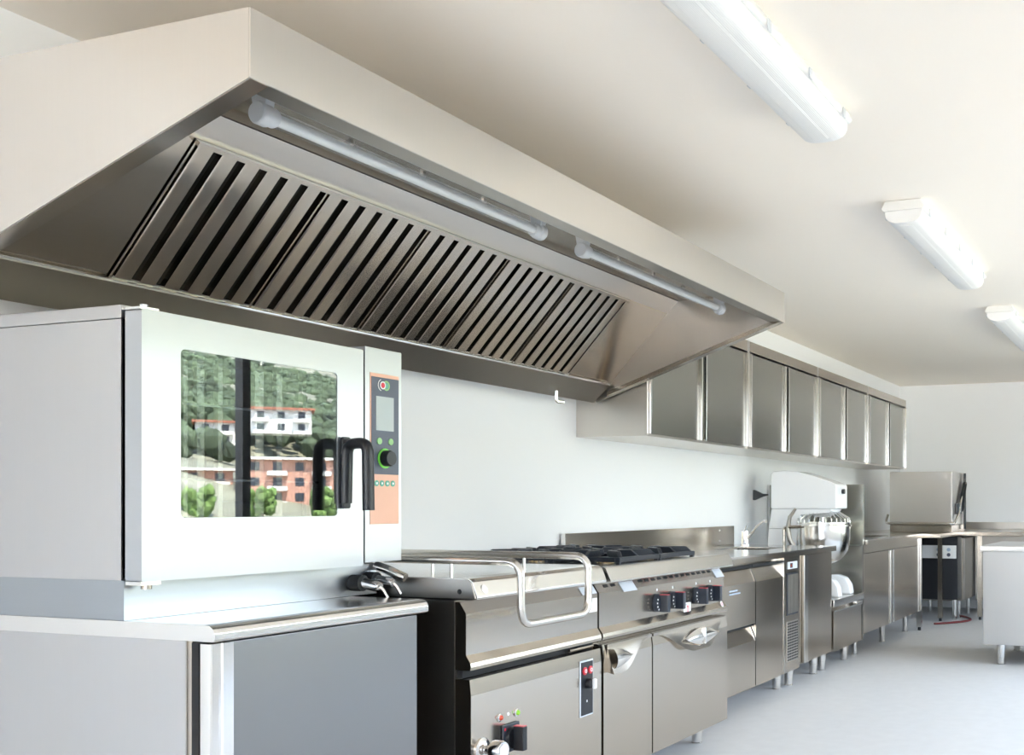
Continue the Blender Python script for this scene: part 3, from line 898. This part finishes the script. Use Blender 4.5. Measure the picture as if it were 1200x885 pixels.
for i in range(14):
    for j in range(8):
        x, z = 6.050 + j * .0232, .193 + i * .0165
        box(x, x + .016, FYF - .0028, FYF - .002, z, z + .009, bm=bm)
gh = obj('grille_holes', bm, 'gap_black', g2)
gh['kind'] = 'stuff'
bm = nb()
for k in range(6):
    box(4.86 + 0, 4.86 + .001, 2.0, 2.001, 0, .001, bm=bm) if False else None
bm.free()
for r, (w0, z) in enumerate(((.11, .664), (.15, .648))):
    obj('print_line', box(5.17, 5.17 + w0, FYF - .0008, FYF - .0001, z, z + .008), 'blue_print', fr)
for x in (4.92, 6.19):
    for y in (2.30, 2.80):
        obj('leg', lathe([(0, .126), (.030, .126), (.030, .062), (.026, .060), (.025, .006), (.027, .004), (.027, 0), (0, 0)], (x, y, 0), n=20), 'steel_bright', fr)

# neutral cabinet
nc = thing('door_cabinet', 'stainless steel base cabinet with one dark door and a bright upright edge', 'cabinet', (6.6, 2.5, 0))
obj('body', box(6.276, 6.925, 2.215, 2.90, .14, .809), 'steel', nc)
obj('edge_post', box(6.280, 6.335, FYF + .01, FYF + .034, .14, .808, .003), 'steel', nc)
d = obj('door', box(6.345, 6.922, FYF, FYF + .033, .14, .806, .003), 'steel', nc)
obj('grip_edge', box(6.345, 6.415, FYF - .008, FYF, .14, .806, .003), 'steel_bright', d)
for x in (6.35, 6.83):
    for y in (2.28, 2.80):
        obj('leg', lathe([(0, .14), (.030, .14), (.030, .068), (.026, .066), (.025, .006), (.027, .004), (.027, 0), (0, 0)], (x, y, 0), n=20), 'steel_bright', nc)

# continuous worktop
wt = thing('steel_worktop', 'continuous stainless steel worktop with upstand, sink and tap right of the range', 'worktop', (5.85, 2.5, .81))
SKX0, SKX1, SKY0, SKY1 = 6.10, 6.55, 2.36, 2.70
obj('top', ring_plate(shift(rrect(6.93 - 4.812, 2.90 - 2.15, .002), 5.871, 2.525), shift(rrect(SKX1 - SKX0, SKY1 - SKY0, .04), (SKX0 + SKX1) / 2, (SKY0 + SKY1) / 2), .835, .845, (0, 0, 0), (1, 0, 0), (0, 1, 0), (0, 0, 1)), 'steel_bright', wt)
obj('front_lip', box(4.812, 6.93, 2.150, 2.165, .811, .8345), 'steel', wt)
obj('end_lip', box(6.915, 6.93, 2.165, 2.88, .811, .8345), 'steel', wt)
bm = nb()
for q in ((SKX0 + .001, SKX0 + .004, SKY0, SKY1, .66, .834), (SKX1 - .004, SKX1 - .001, SKY0, SKY1, .66, .834), (SKX0, SKX1, SKY0 + .001, SKY0 + .004, .66, .834), (SKX0, SKX1, SKY1 - .004, SKY1 - .001, .66, .834), (SKX0, SKX1, SKY0, SKY1, .656, .66)):
    box(*q, bm=bm)
up = obj('upstand', box(4.74, 6.93, 2.885, 2.905, .8455, .972, .002), 'steel', wt)
obj('upstand_end', box(4.732, 4.7395, 2.883, 2.907, .8455, .972), 'steel_bright', up)
for z in (.875, .945):
    obj('screw', lathe([(0, 0), (.008, 0), (.006, .004), (0, .005)], (6.68, 2.885, z), (0, -1, 0), 12), 'chrome', up)
bm.free()
obj('sink_bowl', prism([(SKY0 + .001, .834), (SKY0 + .012, .812), (SKY1 - .012, .812), (SKY1 - .001, .834), (SKY1 - .004, .834), (SKY1 - .016, .815), (SKY0 + .016, .815), (SKY0 + .004, .834)], SKX0 + .012, SKX1 - .012), 'steel', wt)
# tap
tap = thing('sink_tap', 'chrome mixer tap with a long upturned spout behind the worktop sink', 'tap', (6.77, 2.74, .845))
obj('tap_body', lathe([(0, 0), (.030, 0), (.030, .006), (.024, .010), (.024, .085), (.020, .10), (0, .104)], (6.77, 2.74, .8455), n=20), 'chrome', tap)
obj('spout', tube(fillet([(6.77, 2.725, .885), (6.70, 2.62, .985), (6.665, 2.56, 1.015), (6.655, 2.545, 1.005)], .04, 5), .009, 10), 'chrome', tap)
obj('lever', tube([(6.77, 2.74, .945), (6.78, 2.745, .957), (6.83, 2.75, .985)], [.010, .010, .006], 8), 'chrome', tap)

# ================================================================= mixer stand and mixer
ms = thing('mixer_stand', 'low stainless steel drawer unit with a tall side screen under the mixer', 'cabinet', (7.3, 2.5, 0))
MX0, MX1 = 6.940, 7.655
obj('body', box(MX0, MX1, 2.215, 2.90, .131, .432), 'steel', ms)
obj('platform', box(MX0, MX1, 2.165, 2.90, .433, .481, .003), 'steel_bright', ms)
d = obj('drawer', box(MX0 + .03, MX1 - .01, FYF, FYF + .034, .131, .405, .003), 'steel', ms)
obj('drawer_edge', box(MX0 + .03, MX1 - .01, FYF - .006, FYF, .396, .405, .001, 1), 'steel_bright', d)
obj('drawer_catch', box(MX1 - .16, MX1 - .02, FYF - .010, FYF + .02, .408, .428, .003), 'steel_bright', d)
sc = obj('side_screen', box(7.663, 7.690, FYF, 2.90, .131, .820), 'steel_vertical', ms)
obj('upper_screen', box(7.655, 7.692, FYF - .008, 2.90, .822, 1.265, .002), 'steel_vertical', sc)
for x in (7.01, 7.53):
    for y in (2.28, 2.80):
        obj('leg', lathe([(0, .131), (.030, .131), (.030, .062), (.026, .060), (.025, .006), (.027, .004), (.027, 0), (0, 0)], (x, y, 0), n=20), 'steel_bright', ms)

mx = thing('planetary_mixer', 'white planetary mixer with a steel bowl and wire guard on the low stand', 'mixer', (7.33, 2.5, .481))
obj('head', prism([(2.72, 1.088), (2.72, 1.335), (2.70, 1.353), (2.62, 1.358), (2.52, 1.350), (2.40, 1.318), (2.30, 1.285), (2.24, 1.262), (2.232, 1.25), (2.232, 1.088)], 7.20, 7.46, bev=.012, seg=3), 'enamel_white', mx)
obj('neck', prism([(2.735, .949), (2.715, 1.0875), (2.27, 1.0875), (2.29, 1.06), (2.50, 1.045), (2.52, .949)], 7.203, 7.457, bev=.006), 'enamel_white', mx)
obj('column', prism([(2.78, .49), (2.735, .9485), (2.52, .9485), (2.54, .60), (2.50, .49)], 7.20, 7.46, bev=.008), 'enamel_white', mx)
for x in (7.15, 7.43):
    obj('base_foot', prism([(2.85, .4815), (2.85, .60), (2.30, .62), (2.24, .60), (2.205, .55), (2.195, .4815)], x, x + .08, bev=.012, seg=3), 'enamel_white', mx)
bwl = obj('bowl', lathe([(0, .70), (.07, .70), (.14, .73), (.185, .80), (.195, .88), (.197, .965), (.207, .967), (.207, .975), (.192, .975), (.189, .88), (.178, .805), (.135, .737), (.07, .706), (0, .706)], (7.33, 2.375, 0), n=40), 'steel_bright', mx)
bm = nb()
gd = obj('guard_ring', lathe([(.186, .982), (.198, .982), (.198, .994), (.186, .994), (.186, .982)], (7.33, 2.375, 0), n=40), 'steel_bright', mx)
bm.free()
for k in range(30):
    a = 2 * math.pi * k / 30
    e = Vector((math.cos(a), math.sin(a), 0))
    o0 = Vector((7.33, 2.375, 0))
    obj('guard_wire', tube([o0 + e * .192 + Vector((0, 0, .992)), o0 + e * .190 + Vector((0, 0, 1.02)), o0 + e * .115 + Vector((0, 0, 1.068))], .0035, 6), 'chrome', gd)
obj('planet_hub', lathe([(0, 1.03), (.06, 1.03), (.07, 1.04), (.115, 1.064), (.12, 1.072), (.085, 1.0725), (.085, 1.087), (0, 1.087)], (7.33, 2.375, 0), n=30), 'enamel_white', mx)
obj('hook_shaft', cyl((7.33, 2.375, .78), (7.33, 2.375, 1.03), .014, n=12), 'chrome', mx)
obj('lift_lever', tube([(7.17, 2.525, .80), (7.16, 2.56, .87), (7.155, 2.575, .95), (7.155, 2.56, 1.03), (7.15, 2.515, 1.09)], [.016, .018, .018, .014, .010], 10), 'steel_dark', mx)
obj('bowl_arm', tube(fillet([(7.15, 2.60, .80), (7.15, 2.60, .96), (7.15, 2.48, .965), (7.17, 2.42, .965)], .02, 4), .011, 8), 'steel', mx)
obj('speed_knob', lathe([(0, 0), (.017, 0), (.017, .02), (0, .022)], (7.33, 2.232, 1.21), (0, -1, 0), 16), 'plastic_black', mx)
obj('wall_plug', prism([(2.735, 1.183), (2.775, 1.172), (2.83, 1.150), (2.845, 1.150), (2.845, 1.222), (2.835, 1.222), (2.775, 1.196), (2.735, 1.193)], 7.175, 7.199, bev=.002), 'plastic_black', mx)

# ================================================================= sink cabinet towards the far corner
DX0, DX1 = 7.70, 9.56
dc = thing('sink_cabinet', 'long stainless steel sink cabinet with two dark doors near the far corner', 'cabinet', (8.6, 2.5, 0))
obj('top', ring_plate(shift(rrect(DX1 - DX0, 2.90 - 2.15, .002), (DX0 + DX1) / 2, 2.525), shift(rrect(.9, .42, .06), 8.45, 2.50), .850, .860, (0, 0, 0), (1, 0, 0), (0, 1, 0), (0, 0, 1)), 'steel_bright', dc)
obj('front_lip', box(DX0, DX1, 2.15, 2.165, .822, .8495), 'steel', dc)
obj('sink_bowl', prism([(2.291, .849), (2.30, .70), (2.70, .70), (2.709, .849), (2.705, .849), (2.695, .704), (2.305, .704), (2.295, .849)], 8.01, 8.89), 'steel', dc)
obj('top_rail', box(DX0, DX1 - .05, FYF, FYF + .03, .760, .8215), 'steel', dc)
obj('body', box(DX0, DX1 - .05, 2.215, 2.90, .17, .690), 'steel', dc)
obj('rear_upstand', box(DX0, DX1, 2.885, 2.905, .8605, .93, .002), 'steel', dc)
for x0, x1, e in ((DX0 + .003, 8.500, 1), (8.545, DX1 - .055, -1)):
    d = obj('door', box(x0, x1, FYF, FYF + .03, .17, .756, .002), 'steel', dc)
    xe = (x1 - .035, x1) if e > 0 else (x0, x0 + .035)
    obj('grip_edge', box(xe[0], xe[1], FYF - .010, FYF, .17, .756, .003), 'steel_bright', d)
obj('door_gap', box(8.501, 8.544, FYF + .02, FYF + .034, .17, .756), 'gap_black', dc)
obj('corner_post', box(DX1 - .045, DX1 - .003, 2.165, 2.207, .03, .8215), 'steel_bright', dc)
obj('post_foot', cyl((DX1 - .024, 2.186, 0), (DX1 - .024, 2.186, .03), .014), 'rubber', dc)
for x in (7.80, 8.60, 9.38):
    for y in (2.28, 2.80):
        obj('leg', lathe([(0, .17), (.022, .17), (.022, .012), (.027, .010), (.027, 0), (0, 0)], (x, y, 0), n=16), 'steel_bright', dc)

sk = thing('wall_socket', 'small black socket box in a pale frame on the wall above the sink cabinet', 'socket', (8.6, 2.9, .93))
obj('frame', box(8.42, 8.80, 2.885, 2.919, .931, 1.06, .003), 'plastic_white', sk)
obj('socket_face', box(8.43, 8.72, 2.875, 2.8849, .938, 1.045, .003), 'plastic_black', sk)
obj('socket_pin', cyl((8.60, 2.8749, 1.0), (8.60, 2.868, 1.0), .007, n=10), 'chrome', sk)

# ================================================================= pass-through dishwasher
dw = thing('hood_dishwasher', 'tall stainless steel hood dishwasher with a tube handle in the far corner', 'dishwasher', (10.3, 2.27, 0))
DY0, DY1 = 1.975, 2.565
hd = obj('lift_hood', box(9.95, 10.585, DY0, DY1, .93, 1.424, .006), 'steel_satin', dw)
hpz = [(10.40, DY0 - .022, 1.30), (10.12, DY0 - .028, 1.03), (9.905, DY0 - .028, .945), (9.905, DY1 + .03, .945), (10.0, DY1 + .03, 1.02)]
obj('handle_tube', tube(fillet(hpz, .04, 5), .012, 10), 'tube_steel', dw)
obj('lift_lever', tube(fillet([(10.22, DY0 - .022, 1.12), (10.42, DY0 - .024, 1.33), (10.50, DY0 - .024, 1.33), (10.30, DY0 - .024, 1.06)], .03, 4), .014, 8), 'plastic_black', dw)
obj('lever_box', box(10.10, 10.28, DY0 - .03, DY0 - .001, 1.03, 1.13, .004), 'plastic_blueblack', dw)
obj('lever_label', box(10.15, 10.20, DY0 - .032, DY0 - .0305, 1.05, 1.10), 'white_print', dw)
obj('spring_rod', cyl((10.47, DY0 - .02, .885), (10.47, DY0 - .02, 1.42), .012, n=8), 'plastic_black', dw)
obj('back_column', box(10.59, 10.70, DY0 + .02, DY1 + .10, .862, 1.40, .004), 'steel_dark', dw)
obj('wash_base', box(9.96, 10.60, DY0 + .005, DY1, .862, .929, .003), 'steel', dw)
obj('machine_body', box(10.44, 10.64, 2.02, 2.56, .20, .810, .004), 'plastic_black', dw)
cpn = obj('control_panel', box(10.415, 10.439, 2.03, 2.55, .60, .725, .003), 'plastic_white', dw)
for y, m in ((2.10, 'blue_print'), (2.20, 'blue_print'), (2.42, 'red_print')):
    obj('panel_button', cyl((10.4149, y, .685), (10.408, y, .685), .018, n=12), m, cpn)
    obj('panel_button', cyl((10.4149, y, .635), (10.408, y, .635), .018, n=12), 'slate_overlay', cpn)
for y in (2.06, 2.50):
    obj('leg', cyl((10.5, y, 0), (10.5, y, .20), .022, n=12), 'steel_bright', dw)
obj('drain_hose', tube(fillet([(10.45, 2.40, .45), (10.36, 2.44, .50), (10.30, 2.46, .58)], .05, 4), .018, 8), 'blue_cable', dw)

fc = thing('corner_counter', 'stainless steel counter along the far wall with upstand and square legs', 'counter', (11.1, 1.8, 0))
obj('top', box(10.55, XF - .002, .8, 2.90, .815, .856, .004), 'steel', fc)
obj('bridge_top', box(9.562, 10.549, 2.00, 2.90, .822, .860, .003), 'steel', fc)
obj('upstand', box(XF - .02, XF - .002, .8, 2.90, .8565, .932, .002), 'steel_satin', fc)
for x, y in ((10.60, 1.83), (10.36, 2.17), (11.6, .9), (10.60, .9)):
    lg_ = obj('leg', box(x - .022, x + .022, y - .022, y + .022, .03, .8145), 'steel', fc)
    obj('foot', cyl((x, y, 0), (x, y, .03), .014, n=10), 'rubber', lg_)
obj('under_panel', box(11.18, 11.20, .85, 1.98, .14, .80, .002), 'steel_dark', fc)
obj('back_shelf', box(10.75, 11.179, .95, 1.80, .25, .28, .003), 'steel', fc)
pnl = thing('waste_cabinet', 'narrow dark steel under-counter cabinet standing beneath the corner counter', 'cabinet', (11.0, 2.1, 0))
obj('body', box(10.66, 11.30, 2.02, 2.50, .17, .80, .004), 'steel', pnl)
obj('door', box(10.70, 11.28, 1.995, 2.019, .18, .79, .003), 'steel_dark', pnl)
for x in (10.72, 11.22):
    for y in (2.06, 2.46):
        obj('leg', cyl((x, y, 0), (x, y, .17), .02, n=12), 'steel_bright', pnl)
cb = obj('floor_cable', tube([(10.0 + .9 * t, 2.15 - .25 * math.sin(t * 3.1), .012) for t in [i / 16 for i in range(17)]], .010, 8), 'red_cable')
tag(cb, 'dark red cable lying on the floor under the corner counter', 'cable')

# ================================================================= prep table on the right
pt = thing('prep_table', 'pale stainless steel prep cabinet on round legs at the right edge', 'table', (8.0, .8, 0))
obj('top', box(7.575, 8.60, .05, 1.312, .792, .832, .004), 'steel_bright', pt)
obj('side_panel', box(7.605, 7.609, .09, 1.292, .147, .7915, .001, 1), 'steel_prep', pt)
obj('side_panel', box(8.566, 8.57, .09, 1.292, .147, .7915, .001, 1), 'steel_satin', pt)
obj('rear_panel', box(7.609, 8.566, .09, .094, .147, .7915), 'steel_dark', pt)
obj('bottom_shelf', box(7.609, 8.566, .094, 1.285, .147, .165), 'steel_dark', pt)
obj('middle_shelf', box(7.609, 8.566, .631, 1.15, .46, .475), 'steel_dark', pt)
obj('dark_backing', box(7.61, 8.565, .62, .63, .165, .7915), 'gap_black', pt)  # unseen black sheet, stands in for the shade inside the open cabinet
for x in (7.70, 8.48):
    for y in (.20, 1.18):
        obj('leg', lathe([(0, .147), (.030, .147), (.030, .05), (.026, .048), (.025, .006), (.028, .004), (.028, 0), (0, 0)], (x, y, 0), n=20), 'steel_bright', pt)

# ================================================================= the world outside the windows
struct('ground_lawn', box(6.0, 60, -9, YR - .2, -.30, -.06), 'lawn')
bm = box(XB - .2, 6.0, -9, YR - .2, -.30, -.05)
box(-150, XB - .2, -14, 60, -.30, -.05, bm=bm)
ter = struct('ground_terrace', bm, 'terrace')
bm = nb()
NX, NY = 40, 40
gr = [[None] * (NY + 1) for _ in range(NX + 1)]
rs = random.Random(3)
for i in range(NX + 1):
    for j in range(NY + 1):
        x = -500 + 1200 * i / NX
        y = -9 - 700 * (j / NY) ** 1.3
        d = max(0, -y - 120)
        z = -12 + .30 * d - .00012 * d * d + 5 * math.sin(x * .013 + j * .5) * min(1, d / 80) + rs.uniform(-1.5, 1.5) * min(1, d / 60)
        if -y < 40:
            z = -.4 - 11.6 * min(1, (-y - 9) / 31)
        gr[i][j] = bm.verts.new((x, y, z))
for i in range(NX):
    for j in range(NY):
        bm.faces.new([gr[i][j], gr[i + 1][j], gr[i + 1][j + 1], gr[i][j + 1]])
bmesh.ops.recalc_face_normals(bm, faces=bm.faces)
struct('ground_hillside', bm, 'meadow')

def hill_z(x, y):
    d = max(0, -y - 120)
    return -12 + .30 * d - .00012 * d * d

def blob(bm, c, r, rnd, sub=2):
    t = nb()
    bmesh.ops.create_icosphere(t, subdivisions=sub, radius=1)
    for v in t.verts:
        k = 1 + rnd.uniform(-.22, .22)
        v.co = Vector((v.co.x * r * k, v.co.y * r * k, v.co.z * r * 1.15 * k)) + Vector(c)
    merge(bm, t)
rf = random.Random(11)
bm = nb()
HOUSES = [(44.8, 300), (47.6, 310)]
for k in range(6500):
    d = rf.uniform(255, 560)
    a = math.radians(rf.uniform(34, 58))
    x, y = d * math.cos(a), -d * math.sin(a)
    if hill_z(x, y) < 12:
        continue
    if any(math.hypot(x - hd * math.cos(math.radians(ha)), y - 4.5 + hd * math.sin(math.radians(ha))) < 19 for ha, hd in HOUSES):
        continue
    blob(bm, (x, y, hill_z(x, y) + rf.uniform(1, 4)), rf.uniform(1.3, 2.8), rf, 1)
fo = obj('hillside_forest', bm, 'foliage', angle=30)
fo['kind'] = 'stuff'
tag(fo, 'dense dark green woodland covering the hillside outside the windows', 'forest')
def at(a, d):
    return Vector((d * math.cos(math.radians(a)), 4.5 - d * math.sin(math.radians(a)), 0))
def block(name, label, a, d, w, dep, z0, storeys, wall, cat='building'):
    p = at(a, d)
    t = thing(name, label, cat, (p.x, p.y, z0))
    # faces the kitchen: local frame turned towards it
    f = Vector((-math.cos(math.radians(a)), math.sin(math.radians(a)), 0))
    s = Vector((-f.y, f.x, 0))
    up = Vector((0, 0, 1))
    H = storeys * 3.0
    obj('wall', prism([(-w / 2, -dep), (w / 2, -dep), (w / 2, 0), (-w / 2, 0)], 0, H, p + up * z0, s, f, up), wall, t)
    obj('roof', prism([(-w / 2 - .8, -dep - .8), (w / 2 + .8, -dep - .8), (w / 2 + .8, 1.2), (-w / 2 - .8, 1.2)], H, H + .5, p + up * z0, s, f, up), 'house_white' if wall != 'house_white' else 'roof_tile', t)
    nwin = int(w // 4)
    for q in range(storeys):
        for k in range(nwin):
            x = -w / 2 + (k + .5) * w / nwin
            obj('window', prism([(x - .8, .02), (x + .8, .02), (x + .8, .1), (x - .8, .1)], q * 3 + .9, q * 3 + 2.5, p + up * z0, s, f, up), 'dark_pane', t)
            if k % 2 == 0:
                obj('balcony', prism([(x - 1.8, .11), (x + 1.8, .11), (x + 1.8, 1.4), (x - 1.8, 1.4)], q * 3 - .1, q * 3 + .8, p + up * z0, s, f, up), 'house_white', t)
    return t
block('apartment_block', 'long terracotta apartment block with white balconies outside the windows', 43.5, 235, 24, 12, -2.0, 4, 'terracotta_wall')
block('apartment_block', 'smaller terracotta apartment block set further left across the valley', 48.5, 245, 14, 12, -4.0, 4, 'terracotta_wall')
block('hill_house', 'white house with a red roof high on the hillside outside', 44.8, 300, 14, 10, 19, 2, 'house_white', 'house')
block('hill_house', 'low white house among trees on the hillside outside', 47.6, 310, 9, 9, 16, 2, 'house_white', 'house')
TL = ['round green tree before the terracotta block, rightmost outside', 'round green tree before the terracotta block, middle one outside', 'round green tree before the smaller block outside']
for k, (a, d, r) in enumerate(((42.9, 205, 2.6), (45.6, 205, 2.2), (48.2, 210, 2.8))):
    p = at(a, d)
    t = thing('valley_tree', TL[k], 'tree', (p.x, p.y, -8), 'trees in the valley outside')
    obj('trunk', cyl((p.x, p.y, -10), (p.x, p.y, 1.5), .35, .2, 8), 'bark', t)
    bm = nb()
    for q in range(46):
        blob(bm, (p.x + rf.uniform(-1.6, 1.6), p.y + rf.uniform(-1.6, 1.6), 1.2 + rf.uniform(-1.8, 2.4)), r * rf.uniform(.22, .42), rf, 1)
    obj('crown', bm, 'foliage_light', t, angle=30)['kind'] = 'stuff'
